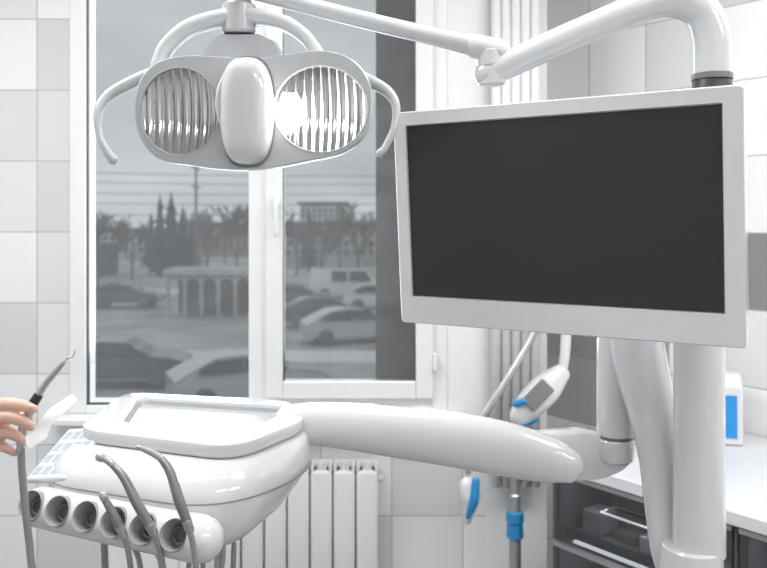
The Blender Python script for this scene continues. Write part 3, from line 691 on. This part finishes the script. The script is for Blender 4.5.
def bare(px, d, ytop):
    x = X(px, d); h = Z(ytop, d)-GZ; g = []
    r = E('bare_tree', (x, d, GZ), 'leafless grey street tree', 'tree', 'bare street trees')
    def br(p, dr, ln, rad, lv):
        q_ = p+dr*ln; g.append(tube([p, (p+q_)/2+V((random.uniform(-.05, .05)*ln,)*3), q_], [rad, rad*.8, rad*.5], n=5, sub=1, cap='flat'))
        if lv == 0: return
        for _ in range(5):
            nd = (dr+V((random.uniform(-.9, .9), random.uniform(-.9, .9), random.uniform(-.1, .6)))).normalized()
            br(p.lerp(q_, random.uniform(.45, 1)), nd, ln*random.uniform(.5, .75), max(rad*.5, .028), lv-1)
    br(V((x, d, GZ)), V((0, 0, 1)), h*.45, h*.018, 4)
    mk('branches', join(*g), bark, r, smooth=0, recalc=False)
for px, d, yt in ((98, 63, 205), (132, 70, 206), (208, 64, 203), (238, 71, 200), (322, 62, 204), (358, 69, 202), (296, 74, 210), (118, 90, 214), (225, 96, 208), (340, 84, 212)): bare(px, d, yt)
pl_ = E('power_line', (X(196, 52), 52, GZ), 'overhead power line with thin wires on grey street poles', 'power line')
for px in (-120, 196, 470):
    x = X(px, 52)
    mk('street_pole', join(lathe((x, 52, GZ), (0, 0, 1), [(0, .12), (9.2, .07)], n=8), gbox((x, 52, GZ+8.6), (.1, 2.2, .1)), gbox((x, 52, GZ+7.4), (.1, 2.2, .1))), wirem, pl_)
for i, (ya, yb) in enumerate(((166, 176), (176, 184), (188, 193), (198, 203), (212, 210))):
    dd = 51+i*.5
    mk('wire', tube([P(-140, ya, dd), P(200, (ya+yb)/2+4, dd), P(520, yb, dd)], .024, n=5, sub=6), wirem, pl_)
def car(x, y, rot, m, label, van=False):
    r = E('car', (x, y, GZ), label, 'car', 'cars in the street')
    Rm = Matrix.Rotation(rot, 3, 'Z')
    def T(g): return [Rm @ V(v)+V((x, y, GZ)) for v in g[0]], g[1]
    prof = [(-2.2, .35), (2.15, .35), (2.24, .65), (2.1, .85), (1.6, .96), (1.0, 1.02), (.6, 1.28), (.2, 1.43), (-.4, 1.49), (-1.1, 1.44), (-1.6, 1.22), (-1.95, 1.04), (-2.22, .9)]
    if van: prof = [(-2.4, .35), (2.3, .35), (2.35, .8), (1.9, 1.1), (1.3, 1.95), (-2.35, 2.0), (-2.4, .9)]
    def sl(yy, s, n_): return [V((a*s, yy*(1-(max(0, b-.95)*.28)), b)) for a, b in prof]
    mk('body', T(loft([sl(-.74, .95, 0), sl(-.86, 1, 0), sl(.86, 1, 0), sl(.74, .95, 0)])), m, r, smooth=40, bevel=.05)
    K = lambda a, b, yy: V((a, yy*(1-(max(0, b-.95)*.28)), b))
    if van: wns = [[(1.75, 1.15), (1.3, 1.8), (.3, 1.8), (.3, 1.15)], [(.1, 1.15), (.1, 1.8), (-.9, 1.8), (-.9, 1.15)]]
    else: wns = [[(.88, 1.03), (.5, 1.27), (.15, 1.38), (-.25, 1.41), (-.25, 1.03)], [(-.33, 1.03), (-.33, 1.41), (-1.05, 1.38), (-1.5, 1.18), (-1.6, 1.03)]]
    for wn in wns: mk('side_window', T(loft([[K(a, b, yy) for a, b in wn] for yy in (-.88, .88)])), carglass, r, smooth=0)
    if not van: mk('windscreen', T(([V((1.03, -.72, 1.03)), V((1.03, .72, 1.03)), V((.28, .6, 1.45)), V((.28, -.6, 1.45)), V((.9, -.7, .98)), V((.9, .7, .98)), V((.2, .6, 1.38)), V((.2, -.6, 1.38))], [(0, 1, 2, 3), (4, 5, 6, 7), (0, 1, 5, 4), (2, 3, 7, 6), (1, 2, 6, 5), (3, 0, 4, 7)])), carglass, r, smooth=0)
    for s in (-1, 1): mk('headlight', T(gbox((2.17, s*.62, .72), (.12, .32, .14))), chrome, r, bevel=.03)
    for wx_ in (-1.4, 1.35):
        for s in (-1, 1): mk('wheel', T(lathe((wx_, s*.68, .33), (0, s, 0), [(0, .33), (.2, .33), (.22, .2)], n=16)), midgrey, r)
silver = mat('silver_paint', (.50, .54, .58), .25, coat=.5); wpaint = mat('white_paint', (.75, .76, .77), .3, coat=.4); dpaint = mat('dark_paint', (.10, .11, .13), .25, coat=.5)
car(-3.9, 23.0, .42, silver, 'silver car driving on the street below')
car(-8.4, 25.5, .1, dpaint, 'dark car parked at the roadside')
car(-2.9, 39.5, .2, dpaint, 'dark car parked across the street')
car(-2.6, 54.5, .0, wpaint, 'white van parked by the building', True)
car(-5.2, 47, .1, dpaint, 'dark car parked by the building')
car(-.2, 47.5, .1, wpaint, 'white car parked by the building')
car(-15.5, 48, .0, dpaint, 'dark car near the pavilion')
car(-1.3, 34.5, .3, silver, 'silver car driving on the street')
